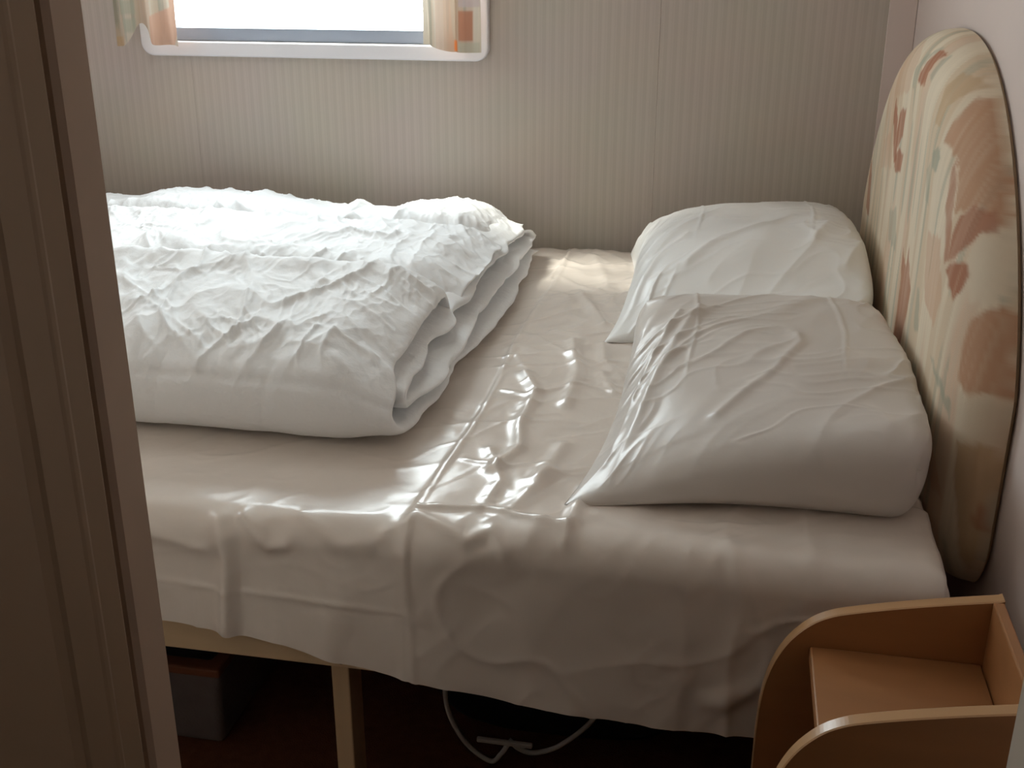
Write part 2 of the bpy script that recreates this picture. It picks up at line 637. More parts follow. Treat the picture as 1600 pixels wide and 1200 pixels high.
HB_STROKES = [
    (PEACH, [(2.139, 0.955), (2.145, 1.005), (2.074, 1.051), (2.025, 1.091), (1.943, 1.044), (1.968, 0.988)], 0.45),
    (TAN, [(1.688, 0.975), (1.714, 1.036), (1.692, 1.069), (1.644, 1.080), (1.599, 1.080), (1.630, 1.050), (1.666, 1.009), (1.659, 0.977)], 0.75),
    (DPEACH, [(1.623, 0.966), (1.615, 1.010), (1.602, 1.052), (1.571, 1.066), (1.447, 0.984), (1.384, 0.928), (1.390, 0.908), (1.443, 0.920), (1.480, 0.903), (1.500, 0.891), (1.545, 0.955)], 0.85),
    (SAGE, [(1.939, 0.992), (1.949, 1.025), (1.906, 1.059), (1.858, 1.093), (1.842, 1.091), (1.880, 1.057), (1.909, 1.022), (1.908, 0.993)], 0.6),
    (SAGE, [(1.810, 1.029), (1.801, 1.063), (1.783, 1.090), (1.773, 1.083), (1.779, 1.058), (1.789, 1.027)], 0.6),
    (RUST, [(1.897, 1.011), (1.891, 1.031), (1.873, 1.056), (1.852, 1.083), (1.794, 1.083), (1.821, 1.063), (1.837, 1.036), (1.824, 1.012)], 0.9),
    (RUST, [(2.049, 0.859), (2.123, 0.930), (2.109, 0.958), (2.058, 0.930), (2.055, 0.910), (2.032, 0.953), (1.970, 0.957), (1.976, 0.916), (2.024, 0.883), (2.019, 0.860)], 0.85),
    (RUST, [(2.033, 0.848), (2.034, 0.877), (1.989, 0.890), (1.947, 0.886), (1.956, 0.858), (1.984, 0.849)], 0.85),
    (SAGE, [(1.659, 0.920), (1.661, 0.944), (1.632, 0.953), (1.617, 0.941), (1.625, 0.920)], 0.8),
    (SAGE, [(1.671, 0.867), (1.697, 0.913), (1.675, 0.918), (1.645, 0.871)], 0.5),
    (RUST, [(2.371, 0.706), (2.384, 0.794), (2.366, 0.816), (2.331, 0.762), (2.308, 0.707)], 0.75),
    (RUST, [(1.489, 0.828), (1.534, 0.889), (1.556, 0.944), (1.552, 0.959), (1.532, 0.931), (1.507, 0.887), (1.472, 0.833)], 0.7),
    (CREAM, [(1.432, 0.837), (1.422, 0.884), (1.401, 0.896), (1.349, 0.889), (1.316, 0.847), (1.332, 0.823), (1.377, 0.807)], 0.8),
    (RUST, [(1.472, 0.833), (1.487, 0.864), (1.482, 0.895), (1.461, 0.916), (1.424, 0.919), (1.390, 0.908), (1.393, 0.899), (1.422, 0.884), (1.443, 0.862), (1.459, 0.840)], 0.8),
    (RUST, [(1.474, 0.819), (1.461, 0.836), (1.420, 0.848), (1.400, 0.831), (1.405, 0.816), (1.426, 0.798)], 0.9),
    (DPEACH, [(1.370, 0.787), (1.333, 0.811), (1.296, 0.818), (1.250, 0.715), (1.314, 0.705), (1.352, 0.709), (1.363, 0.755)], 0.9),
    (CREAM, [(1.345, 0.694), (1.314, 0.705), (1.249, 0.710), (1.248, 0.648), (1.330, 0.635)], 0.7),
    (TAN, [(1.330, 0.635), (1.248, 0.648), (1.249, 0.578), (1.251, 0.503), (1.270, 0.437), (1.284, 0.451), (1.320, 0.563)], 0.9),
    (RUST, [(1.279, 0.537), (1.269, 0.560), (1.250, 0.547), (1.250, 0.516), (1.270, 0.517)], 0.7),
    (RUST, [(1.813, 0.622), (1.799, 0.706), (1.821, 0.763), (1.769, 0.743), (1.765, 0.777), (1.700, 0.726), (1.720, 0.663), (1.736, 0.608)], 0.75),
    (PEACH, [(1.614, 0.803), (1.616, 0.837), (1.530, 0.849), (1.466, 0.787), (1.483, 0.741), (1.578, 0.752)], 0.6),
    (SAGE, [(1.996, 0.735), (2.026, 0.782), (1.946, 0.798), (1.896, 0.739)], 0.5),
    (SAGE, [(1.630, 0.693), (1.648, 0.750), (1.627, 0.755), (1.595, 0.703)], 0.6),
    (SAGE, [(1.479, 0.710), (1.411, 0.698), (1.360, 0.679), (1.355, 0.660), (1.382, 0.673), (1.452, 0.701)], 0.7),
    (SAGE, [(1.576, 0.622), (1.607, 0.650), (1.569, 0.663), (1.542, 0.630)], 0.6),
    (PEACH, [(2.215, 0.819), (2.214, 0.870), (2.128, 0.899), (2.060, 0.846)], 0.4),
    (PEACH, [(1.430, 0.597), (1.419, 0.625), (1.374, 0.586), (1.351, 0.547), (1.378, 0.551)], 0.8)]

# print coordinates follow the cloth over the rounded rim
LU = np.hypot(Yh - HB_C[0], Zh - HB_C[1]) + 1e-9
Yu = Yh + (Xh - Xh.min()) * (Yh - HB_C[0]) / LU
Zu = Zh + (Xh - Xh.min()) * (Zh - HB_C[1]) / LU

hcol = base_print(Yu, Zu, 11)
wy = (vn(Yu / .012, Zu / .05, 77) - .5) * .010
wz = (vn(Yu / .012, Zu / .012, 78) - .5) * .010
for c, pts, amt in HB_STROKES:
    m_ = in_poly(Yu + wy, Zu + wz, pts, .004)
    br = .75 + .5 * vn(Yu / .006, Zu / .09, 40 + len(pts))
    hcol = paint(hcol, m_ * br, c, amt)

hb = thing('headboard', 'padded headboard in cream fabric with rust and peach brush-stroke print', 'headboard', (.345, 1.935, .425))
V = np.stack([Xh, Yh, Zh], -1)
F = grid_faces(NPH, NR, close_u=True)
cover = np_mesh('fabric_cover', V, F, M_print, colors=hcol)
bm = bmesh.new()
o2 = hb_outline(120)
ob = [(HB_C[0] + (y - HB_C[0]) * .985, HB_C[1] + (z - HB_C[1]) * .985) for y, z in o2]
add_prism(bm, ob, 0, XR - .0065, XR - .0005)
back = from_bm('backing_board', bm, M_pine)
adopt(hb, cover, back)

# ------------------------------------------------------------------ bed
BX0, BX1 = -1.62, .252
bed = thing('bed', 'low double bed with pale pine side board and square posts', 'bed', (-.68, 1.85, 0))
parts = []
parts.append(box_obj('side_rail', (BX0, BX1, 1.166, 1.186, .335, .386), M_pine))
parts.append(box_obj('side_rail', (BX0, BX1, 2.505, 2.525, .335, .386), M_pine))
parts.append(box_obj('end_rail', (BX0, BX0 + .02, 1.186, 2.505, .335, .386), M_pine))
parts.append(box_obj('end_rail', (BX1 - .02, BX1, 1.186, 2.505, .335, .386), M_pine))
for x in (-1.56, -.464, .20):
    for y in (1.212, 2.47):
        parts.append(box_obj('leg', (x - .0125, x + .0125, y - .024, y + .024, .0015, .372), M_pinev))
slat0 = box_obj('slat', (-1.58, -1.51, 1.187, 2.504, .373, .388), M_pine)
parts.append(slat0)
for k in range(1, 13):
    s = slat0.copy()
    COL.objects.link(s)
    s.location.x += k * .145
    parts.append(s)
bm = bmesh.new()
bmesh.ops.create_cone(bm, cap_ends=True, segments=16, radius1=.0045, radius2=.0035, depth=.004)
for v in bm.verts:
    v.co = (v.co.x - .452, 1.1645 + v.co.z, v.co.y + .347)
parts.append(from_bm('bolt', bm, M_screw))
adopt(bed, *parts)

bm = bmesh.new()
add_box(bm, BX0 + .005, BX1 + .004, 1.172, 2.525, .389, .541, bev=.035, seg=5)
mattress = tag(from_bm('mattress', bm, M_mattress, smooth_shade=True), 'thick mattress on the pine bed under the cream sheet', 'mattress')


# ------------------------------------------------------------------ sheet
def fold(a, r):
    """arc length past the start of a rounded edge -> (advance, drop, angle)"""
    ang = np.clip(a / r, 0, pi / 2)
    adv = np.where(a < 0, a, r * np.sin(ang))
    drop = np.where(a < 0, 0, r * (1 - np.cos(ang)) + np.clip(a - r * pi / 2, 0, None))
    return adv, drop, np.where(a < 0, 0, ang)


SZ, R, RX = .5475, .034, .022
nx, nt_ = 470, 470
xa = np.linspace(BX0, .271 - RX + RX * pi / 2 + .20, nx)
hem_x = [-1.7, -.9, -.70, -.58, -.52, -.457, -.38, -.315, -.22, -.12, -.03, .07, .18, .30]
hem_z = [.398, .396, .391, .385, .376, .360, .349, .339, .325, .319, .317, .319, .318, .318]
ta = np.linspace(0, 1, nt_)
XA, TA = np.meshgrid(xa, ta, indexing='ij')
advx, dropx, angx = fold(XA - (.271 - RX), RX)
Xs = (.271 - RX) + advx
dropx = np.clip(dropx, 0, .235)
y_far, y_near = 2.528, 1.160
flat = (y_far - R) - (y_near + R)
hz = np.interp(Xs, hem_x, hem_z)
hang = (SZ - hz) - R + R * pi / 2
total = R * pi / 2 + flat + hang
S = TA * total                       # arc length from the far edge
a_far = R * pi / 2 - S
av, dr, an = fold(a_far, R)
b_near = S - R * pi / 2 - flat
bv, bd, bn = fold(b_near, R)
Ys = np.where(S < R * pi / 2, (y_far - R) + av, np.where(b_near < 0, (y_far - R) - (S - R * pi / 2), (y_near + R) - bv))
drop_y = np.where(S < R * pi / 2, dr, np.where(b_near < 0, 0, bd))
Zs = SZ - np.maximum(drop_y, 0)
# the end past the corner folds down, the hanging side keeps its hem
top_w = np.clip(1 - drop_y / .05, 0, 1)
Zs = np.where(dropx > 0, np.maximum(np.minimum(Zs, SZ - dropx), .318), Zs)
nyv = np.where(b_near > 0, -np.sin(bn), np.where(S < R * pi / 2, np.sin(an), 0))
nzv = np.sqrt(np.clip(1 - nyv ** 2, 0, 1)) * np.cos(angx)
nxv = np.sin(angx) * np.sqrt(np.clip(1 - nyv ** 2, 0, 1))
# wrinkles
P1, P2 = XA, np.where(b_near > 0, (y_near + R) - b_near, Ys)
h = .004 * fbm(P1 / .22, P2 / .16, 5, 3)
h += .0035 * ridge(P1, P2, radians(75), .10, .30, 21, 3) * smooth(-.42, -.32, P1)
h += .0022 * ridge(P1, P2, radians(20), .07, .22, 27, 4)
h += .0030 * ridge(P1, P2, radians(120), .09, .25, 33, 5) * smooth(-.40, -.30, P1)
h += .0012 * ridge(P1, P2, radians(50), .03, .10, 39, 3)
# single creases seen on the bare part of the bed
CR = [([(-.33, 1.62), (-.29, 1.60), (-.21, 1.66), (-.15, 1.64)], .0025, .005),
      ([(-.30, 1.92), (-.24, 1.90), (-.17, 1.94)], .003, .006),
      ([(-.33, 1.36), (-.27, 1.345), (-.22, 1.36)], .0025, .005),
      ([(-.25, 1.80), (-.20, 1.76), (-.17, 1.78)], .003, .006),
      ([(-.305, 1.40), (-.27, 1.30), (-.275, 1.25)], .004, .008),
      ([(-.20, 1.86), (-.19, 1.78), (-.15, 1.70)], .005, .009),
      ([(-.38, 2.42), (-.30, 2.36), (-.22, 2.38)], .004, .010),
      ([(-.29, 2.45), (-.25, 2.30), (-.23, 2.20)], .004, .012),
      ([(-.309, 1.694), (-.277, 1.615), (-.279, 1.487), (-.264, 1.41), (-.286, 1.333)], .008, .010),
      ([(-.255, 1.865), (-.225, 1.71), (-.223, 1.572)], .007, .011),
      ([(-.286, 2.167), (-.228, 2.018), (-.21, 1.964)], .007, .011),
      ([(-.22, 2.102), (-.168, 2.222), (-.144, 2.25)], .006, .010),
      ([(-.209, 1.338), (-.225, 1.278), (-.24, 1.23)], .006, .014),
      ([(-.206, 1.432), (-.221, 1.307)], .006, .012),
      ([(-.186, 1.718), (-.157, 1.638)], .005, .010),
      ([(-.157, 1.30), (-.163, 1.175)], .007, .009),
      ([(-.357, 1.205), (-.27, 1.222), (-.21, 1.20), (-.165, 1.19)], .006, .007),
      ([(-.35, 1.19), (-.282, 1.164), (-.254, 1.178), (-.234, 1.157)], .006, .007),
      ([(-.359, 2.257), (-.349, 2.471), (-.336, 2.532)], .005, .006),
      ([(-.60, 1.16), (-.588, 1.12), (-.594, 1.02)], .008, .012),
      ([(-.57, 1.17), (-.532, 1.139), (-.51, 1.144)], .006, .008),
      ([(-.494, 1.177), (-.44, 1.15), (-.40, 1.155), (-.359, 1.182)], .004, .009),
      ([(-.70, 1.142), (-.62, 1.13)], .0045, .010)]
h *= .45 + .55 * smooth(-.42, -.33, P1)
for pts, amp, w in CR:
    d = seg_dist(P1, P2, pts)
    h += amp * np.exp(-(d / w) ** 1.6)
# pressed fold line running across the bed, and the sheet standing 2 mm higher beyond it
lx = -.352 + .006 * np.sin(P2 * 9)
h += .0022 * smooth(-.003, .003, P1 - lx) * smooth(1.10, 1.20, P2)
h += .003 * np.exp(-(np.abs(P1 - lx) / .004) ** 1.5)
h += .0025 * np.exp(-(np.abs(P1 + .362) / .004) ** 1.5) * (b_near > 0)
# gathers along the far edge
h += .012 * smooth(2.44, 2.52, Ys) * (b_near < 0) * fbm(P1 / .045, P2 / .2, 61, 2)
# hanging side: soft vertical folds that open towards the hem
hw = smooth(0, .05, b_near) * (.35 + .65 * smooth(.03, .22, b_near))
fx = P1 + .03 * (vn(P1 / .2, P2 / .1, 70) - .5)
h += hw * (.013 * vn(fx / .085, P2 / .6, 71) + .003 * ridge(P1, P2, radians(90), .05, .4, 73, 2) + .006 * fbm(P1 / .07, P2 / .09, 74, 3))
h += hw * .007 * np.exp(-(seg_dist(P1, P2, [(-.585, 1.16), (-.59, 1.05), (-.60, .97)]) / .012) ** 2)
h += hw * .004 * np.exp(-(seg_dist(P1, P2, [(-.43, 1.14), (-.44, 1.06), (-.47, .975)]) / .022) ** 2)
h += hw * .0025 * np.exp(-(np.abs(P2 - (1.075 - .03 * (P1 + .6))) / .004) ** 1.6) * smooth(-.3, -.45, P1)
h += hw * .006 * np.exp(-(seg_dist(P1, P2, [(.02, .99), (.12, 1.05), (.235, 1.115)]) / .014) ** 2)
h = np.clip(h, 0, None) + .0015
# end side: keep it calm
h *= np.where(dropx > .005, .2, 1) * np.where((P1 > .20) & (Ys > 1.33), .4, 1)
Xs2, Ys2, Zs2 = Xs + nxv * h, Ys + nyv * h, Zs + nzv * h
Ys2 = np.minimum(Ys2, YW - .016)
sheet = np_mesh('bed_sheet', np.stack([Xs2, Ys2, Zs2], -1), grid_faces(nx, nt_)[:, ::-1], M_sheet)
tag(sheet, 'rumpled cream satin sheet covering the mattress and hanging over its side', 'bed sheet')


# ------------------------------------------------------------------ duvet
def resample(P, n):
    d = np.r_[0, np.cumsum(np.hypot(*np.diff(P, axis=0).T))]
    s = np.linspace(0, d[-1], n)
    return np.stack([np.interp(s, d, P[:, 0]), np.interp(s, d, P[:, 1])], 1), s


def duvet_layer(path, thick, n, xend, seed, wr, droop):
    """one folded thickness of the duvet: a padded sheet following path (y, z), running along X"""
    C, s = resample(spline([(p[0], p[1]) for p in path], 14), n)
    T = np.gradient(C, axis=0)
    T /= np.linalg.norm(T, axis=1, keepdims=True)
    N = np.stack([T[:, 1], -T[:, 0]], 1)      # outward, away from the fold's inside
    nxo, nr = 430, 12
    w = np.r_[np.linspace(0, 1, nxo) ** .85]
    xe = xend(C[:, 0], s)
    L0 = BX0 + .02
    rim = .020
    # outer side
    Xo = L0 + (xe[:, None] - rim - L0) * w[None, :]
    Oo = np.ones_like(Xo)
    th = np.linspace(0, pi, nr + 2)[1:-1]
    Xr = xe[:, None] - rim + rim * np.sin(th)[None, :]
    Or = np.cos(th)[None, :] * np.ones_like(Xr)
    Xi = Xo[:, ::-1]
    Oi = -np.ones_like(Xi)
    X = np.concatenate([Xo, Xr, Xi], 1)
    O = np.concatenate([Oo, Or, Oi], 1)
    tap = np.minimum(smooth(0, .03, s), smooth(0, .03, s[-1] - s)) ** .5
    edge = 1 - .55 * smooth(.10, .0, xe[:, None] - X)       # thinner towards its hem
    puff = .85 + .35 * fbm(X / .10, s[:, None] / .10, seed, 2)
    off = O * thick / 2 * tap[:, None] * edge * puff
    S2 = s[:, None] * np.ones_like(X)
    side = np.clip(O, 0, 1)
    dz = wr(X, S2, C[:, 0][:, None] * np.ones_like(X), C[:, 1][:, None] * np.ones_like(X))
    off = off + dz * (side * 1.0 + (1 - side) * .6)
    xj = .010 * (vn(S2 / .05, O * .8, seed + 4) - .5) * smooth(.08, 0, xe[:, None] - X)
    Y = C[:, 0][:, None] + N[:, 0][:, None] * off
    Z = C[:, 1][:, None] + N[:, 1][:, None] * off
    Z = Z - droop * smooth(-.58, -.43, X) ** 2 * smooth(.575, .66, C[:, 1])[:, None]
    return np.stack([X + xj, Y, Z], -1)


def wr_outer(X, S, Y, Z):
    top = smooth(.60, .645, Z)
    front = smooth(1.47, 1.37, Y) * smooth(.57, .62, Z)
    bot = smooth(.60, .57, Z)
    c1 = 1.745 + .05 * (X + .45) * 0 + .012 * (vn(X / .15, X * 0, 3) - .5)
    c2 = 2.17 + .03 * (vn(X / .16, X * 0, 8) - .5)
    # creases between the three rolls
    t1 = Y - c1 - .030
    d = -.046 * np.where(t1 < 0, np.exp(-(np.abs(t1) / .012) ** 1.4), np.exp(-(np.abs(t1) / .050) ** 1.2)) * top
    d += .012 * np.exp(-((t1 + .05) / .035) ** 2) * top
    t2 = Y - c2 - .02
    d -= .036 * np.where(t2 < 0, np.exp(-(np.abs(t2) / .013) ** 1.4), np.exp(-(np.abs(t2) / .040) ** 1.2)) * top * (.8 + .4 * vn(X / .12, X * 0, 6))
    d += .008 * np.exp(-((t2 + .05) / .035) ** 2) * top
    # the roll by the wall rises and sinks along its length
    back = smooth(2.20, 2.30, Y) * top
    d += back * np.interp(X, [-1.6, -1.45, -1.25, -1.05, -.90, -.86, -.81, -.755, -.68, -.60, -.50, -.44],
                          [-.085, -.072, -.018, -.020, -.040, -.050, -.038, -.058, -.024, -.020, -.034, -.050])
    d -= .020 * smooth(1.84, 1.96, Y) * smooth(2.25, 2.19, Y) * top
    d += .010 * smooth(1.85, 1.95, Y) * smooth(2.2, 2.1, Y) * top * (vn(X / .16, X * 0, 12) - .3)
    # wrinkles: broad diagonal drags, then fine ones
    wx = X + .05 * (fbm(X / .20, S / .20, 151, 2) - .5)
    ws = S + .05 * (fbm(X / .20, S / .20, 161, 2) - .5)
    zone = vn(X / .22, S / .22, 171)
    q = .013 * (fbm(X / .17, S / .15, 15, 2) - .45)
    q += .0100 * (ridge(wx, ws, radians(68), .070, .30, 81, 2.6, .5) - .25) * (.4 + zone)
    q += .0080 * (ridge(wx, ws, radians(112), .075, .26, 91, 3.2, .5) - .2) * (1.3 - zone)
    q += .0055 * (ridge(wx, ws, radians(80), .036, .15, 101, 2.8, .5) - .2) * (.35 + smooth(.3, .7, vn(X / .12, S / .12, 181)))
    q += .0038 * (ridge(wx, ws, radians(40), .028, .13, 111, 2.6, .5) - .2) * (.35 + smooth(.35, .7, vn(X / .13, S / .13, 191)))
    q += .0028 * (ridge(wx, ws, radians(62), .017, .08, 115, 2.0, .5) - .3)
    q += .0022 * (ridge(wx, ws, radians(100), .015, .07, 117, 2.4, .5) - .3)
    ge = smooth(-.66, -.48, X)
    q = q * (1 - .35 * ge)
    q += ge * .0050 * (ridge(wx, ws, radians(30), .024, .14, 121, 2.0, .4) - .3)
    q = q * (1 - .35 * back)
    q = q * (1 - .75 * np.exp(-(np.abs(t1 + .015) / .030) ** 2)) * (1 - .6 * np.exp(-(np.abs(t2 + .015) / .030) ** 2))
    d = d + q * top * (1 - .72 * smooth(1.44, 1.37, Y))
    # calmer front with a stitched seam
    d = d + front * .002 * (fbm(X / .08, S / .08, 31, 3) - .5)
    d = d - .0035 * np.exp(-(np.abs(Z - .640) / .004) ** 1.5) * smooth(1.50, 1.42, Y)
    d = d - .0018 * np.exp(-(np.abs((X * 6.2 + .3 + .25 * (vn(X * 0, S / .1, 5) - .5)) % 1 - .5) / .05) ** 1.5) * smooth(1.47, 1.37, Y)
    return d * (1 - bot * .9)


def wr_inner(X, S, Y, Z):
    return .006 * (fbm(X / .06, S / .05, 44, 3) - .5) + .003 * (ridge(X, S, radians(90), .03, .08, 47, 2) - .3)


outer = [(2.43, .5705), (2.2, .571), (1.9, .571), (1.6, .571), (1.44, .571), (1.392, .576), (1.368, .600), (1.366, .630), (1.386, .652), (1.44, .668),
         (1.56, .684), (1.68, .692), (1.76, .688), (1.80, .676), (1.85, .682), (1.95, .690), (2.06, .692), (2.14, .686), (2.19, .675), (2.26, .684), (2.34, .690), (2.42, .680), (2.475, .650)]
inner = [(2.42, .611), (2.2, .611), (1.9, .609), (1.6, .606), (1.46, .606), (1.428, .613), (1.424, .628), (1.45, .638), (1.6, .648), (1.9, .653), (2.2, .652), (2.42, .650)]
outer = outer[::-1]
inner = inner[::-1]


def xe_outer(y, s):
    up = 1 - smooth(.95, 1.35, s)          # 1 on the upper fold, 0 on the lower one
    topx = -.447 - .020 * np.cos((y - 1.4) * 4.0) * .5 + .014 * smooth(2.28, 2.42, y) - .02 * np.exp(-((y - 2.2) / .05) ** 2) - .018 * smooth(1.55, 1.40, y) * 0
    lowx = -.408 + .012 * np.sin(y * 7) + .010 * smooth(1.55, 1.40, y) * 0
    return up * topx + (1 - up) * lowx + .010 * (vn(s / .06, s * 0, 9) - .5)


def xe_inner(y, s):
    up = 1 - smooth(.85, 1.10, s)
    return up * -.436 + (1 - up) * -.416 + .022 * (vn(s / .08, s * 0, 19) - .5)


A = duvet_layer(outer, .034, 600, xe_outer, 7, wr_outer, .030)
B = duvet_layer(inner, .030, 360, xe_inner, 13, wr_inner, .022)
fa = grid_faces(A.shape[0], A.shape[1])
fb = grid_faces(B.shape[0], B.shape[1]) + A.shape[0] * A.shape[1]
Vd = np.concatenate([A.reshape(-1, 3), B.reshape(-1, 3)])
Vd[:, 1] = np.minimum(Vd[:, 1], YW - .014)
Vd[:, 2] = np.maximum(Vd[:, 2], .5515)
duvet = np_mesh('duvet', Vd, np.concatenate([fa, fb]), M_duvet)
tag(duvet, 'thick white duvet folded in layers on the bed below the window', 'duvet')


# ------------------------------------------------------------------ pillows
def pillow(m, cx, cy, lx, ly, T, seed, vc, left_near, left_far, pressed, folds, label, zbed, squash_far=0, squash_near=0, far_l=.34, round_r=1.0, zrim=.066):
    nu, nv = 230, 280
    u = np.sin(np.linspace(-pi / 2, pi / 2, nu))
    v = np.sin(np.linspace(-pi / 2, pi / 2, nv))
    U, W = np.meshgrid(u, v, indexing='ij')
    # outline: the case pulls in between its corners, the corners stay as ears
    rc = 1 - .13 * round_r * np.where(U > 0, U ** 6 * W ** 6, 0)
    px = U * rc * lx / 2 * (1 - np.where(U < 0, .11, .03) * (1 - W ** 2) * U ** 2) + np.where(U < 0, left_far * .5 * (W + 1), -.022 * smooth(-.2, 1, W)) * U ** 2
    py = W * rc * ly / 2 * (1 - np.where(W < 0, .07, .05) * (1 - U ** 2) * W ** 2)
    # filling: slow rise from the open side, blunt end against the headboard
    e_l = left_near + (far_l - left_near) * smooth(-1, .5, W)
    fu = np.where(U < .25, np.clip((U + 1) / 1.25, 0, 1) ** e_l, np.sqrt(np.clip(1 - (np.clip(U - .25, 0, 1) / .75) ** 3.6, 0, 1)))
    fu = np.where(U < .25, np.sin(fu * pi / 2), fu)
    fv = np.where(W < vc, np.clip(1 - (np.clip(vc - W, 0, 9) / (1 + vc)) ** 2.15, 0, 1) ** .48,
                  np.sqrt(np.clip(1 - (np.clip(W - vc, 0, 9) / (1 - vc)) ** 2.6, 0, 1)))
    prof = fu * fv
    zr = .007 + zrim * smooth(-.85, .75, U)
    lump = .93 + .14 * fbm(px / .16 + seed, py / .16, seed, 2)
    Tm = T * (1 - squash_far * smooth(.35, 1, W)) * (1 - squash_near * smooth(-.35, -1, W))
    fade = np.clip(prof * 2.2, 0, 1)
    w = .0035 * ridge(px, py, radians(58), .060, .24, seed + 3, 3.0, .6)
    w += .0040 * ridge(px, py, radians(40), .035, .18, seed + 13, 5, .6) * smooth(.3, -.9, U)
    w += .0065 * ridge(px, py, radians(66), .022, .14, seed + 23, 2.2, .5) * smooth(-.35, -.90, U)
    w += .0040 * ridge(px, py, radians(75), .032, .10, seed + 33, 3, .6) * smooth(.45, .95, U)
    w += .0015 * ridge(px, py, radians(15), .03, .12, seed + 43, 4, .6)
    for fxx in pressed:       # ironed folding lines across the case
        w += .0022 * np.exp(-(np.abs(px - fxx - .004 * np.sin(py * 20)) / .0028) ** 1.5) * smooth(-.5, .1, W)
    for pts, amp, wd in folds:
        w += amp * np.exp(-(seg_dist(px, py, pts) / wd) ** 1.5)
    def circ(e, rad):
        return np.sqrt(np.clip(1 - (1 - np.clip(e / rad, 0, 1)) ** 2, 0, 1))
    eu = (1 - np.abs(U)) * lx / 2
    ew = (1 - np.abs(W)) * ly / 2
    rim_up = .030 * zr / .066 * circ(ew, .055) * circ(eu, .040)
    top = zr + rim_up * (1 - prof) + (Tm * lump - zr) * prof + w * fade
    bot = zr * (1 - circ(ew, .060) * circ(eu, .050)) + .0004
    top = np.maximum(top, bot + .0006)
    bulge = .018 * np.clip(prof, 0, 1) * smooth(.5, 1, np.abs(U)) * np.sign(U) * (U > 0)
    A_ = np.stack([np.minimum(cx + px + bulge, .2665), cy + py, zbed + top], -1)
    B_ = np.stack([np.minimum(cx + px, .2665), cy + py, zbed + bot], -1)
    nV = nu * nv
    Vv = np.concatenate([A_.reshape(-1, 3), B_.reshape(-1, 3)])
    f1 = grid_faces(nu, nv)
    f2 = grid_faces(nu, nv)[:, ::-1] + nV
    # rim joins top and underside
    idx = np.arange(nV).reshape(nu, nv)
    loop = np.concatenate([idx[:-1, 0], idx[-1, :-1], idx[:0:-1, -1], idx[0, :0:-1]])
    nxt = np.roll(loop, -1)
    f3 = np.stack([nxt, loop, loop + nV, nxt + nV], -1)
    return tag(np_mesh('pillow', Vv, np.concatenate([f1, f2, f3]), m), label, 'pillow')


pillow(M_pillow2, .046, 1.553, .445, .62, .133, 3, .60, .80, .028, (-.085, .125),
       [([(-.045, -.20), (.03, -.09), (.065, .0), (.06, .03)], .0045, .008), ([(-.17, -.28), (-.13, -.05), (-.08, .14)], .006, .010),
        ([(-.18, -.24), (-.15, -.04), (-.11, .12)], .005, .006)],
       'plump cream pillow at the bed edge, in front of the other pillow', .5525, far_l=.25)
pillow(M_pillow, .030, 2.170, .46, .61, .170, 8, .22, .55, -.012, (-.085, .125),
       [([(-.10, -.16), (.02, -.05), (.09, .03)], .006, .010), ([(-.18, -.10), (-.05, .08), (.05, .14)], .005, .012),
        ([(.12, -.12), (.15, -.02)], .006, .010), ([(.17, -.18), (.20, -.08)], .006, .010)],
       'white pillow lying by the striped wall, behind the other pillow', .5525, squash_near=.45, far_l=.42)

# ------------------------------------------------------------------ bedside unit
PX0, PX1 = .0715, .312
ns = thing('bedside_unit', 'beech bedside shelf unit with round-cornered side panels beside the bed', 'bedside table', (.19, 1.01, 0))


def side_panel(y0, y1, m, edge_m):
    top = [(.3185, .5675), (.256, .5555), (.205, .5445), (.165, .5345), (.140, .5265), (.119, .5135), (.099, .4905), (.085, .462), (.0765, .430), (.0725, .395)]
    cur = [tuple(p) for p in spline(top, 6)]
    cur = [(min(x, PX1), z) for x, z in cur]
    pts = cur + [(PX0, .36), (PX0, .002), (PX1, .002)]
    bm = bmesh.new()
    add_prism(bm, pts, 1, y0, y1)
    p = from_bm('side_panel', bm, m)
    # lighter edging strip round the top and front
    bm = bmesh.new()
    line = cur + [(PX0, .36), (PX0, .002)]
    vs = []
    for i, (x, z) in enumerate(line):
        a = line[max(i - 1, 0)]
        b = line[min(i + 1, len(line) - 1)]
        tx, tz = b[0] - a[0], b[1] - a[1]
        L = math.hypot(tx, tz)
        nx_, nz_ = tz / L, -tx / L
        vs.append([bm.verts.new((x + nx_ * o * -1, y, z + nz_ * o * -1)) for o, y in ((0.0, y0 - .0004), (-.0011, y0 + .0016), (-.0011, y1 - .0016), (0.0, y1 + .0004))]
                  if False else
                  [bm.verts.new((x - (-nx_) * o, y, z - (-nz_) * o)) for o, y in ((0.0002, y0 - .0003), (.0012, y0 + .0015), (.0012, y1 - .0015), (.0002, y1 + .0003))])
    for a, b in zip(vs[:-1], vs[1:]):
        for k in range(3):
            bm.faces.new((a[k], a[k + 1], b[k + 1], b[k]))
    e = from_bm('edging', bm, edge_m)
    return p, e


for y0, y1 in ((.9120, .9280), (1.1000, 1.1160)):
    p, e = side_panel(y0, y1, M_beech, M_beech_edge)
    e.parent = p
    adopt(ns, p)
sh = box_obj('shelf', (.120, PX1 - .013, .9285, 1.0995, .472, .488), M_beech)
sh['label'] = 'set-back top shelf between the side panels'
sh2 = box_obj('shelf', (.105, PX1 - .013, .9285, 1.0995, .18, .196), M_beech)
bp = box_obj('back_panel', (PX1 - .012, PX1, .9285, 1.0995, .02, .566), M_beech)
adopt(ns, sh, sh2, bp)

# ------------------------------------------------------------------ things under the bed
bx = thing('storage_box', 'grey fabric storage box with brown rim under the bed', 'storage box', (-.86, 1.50, 0))
bm = bmesh.new()
W0, W1, D0, D1, HT = -1.00, -.735, 1.365, 1.66, .150


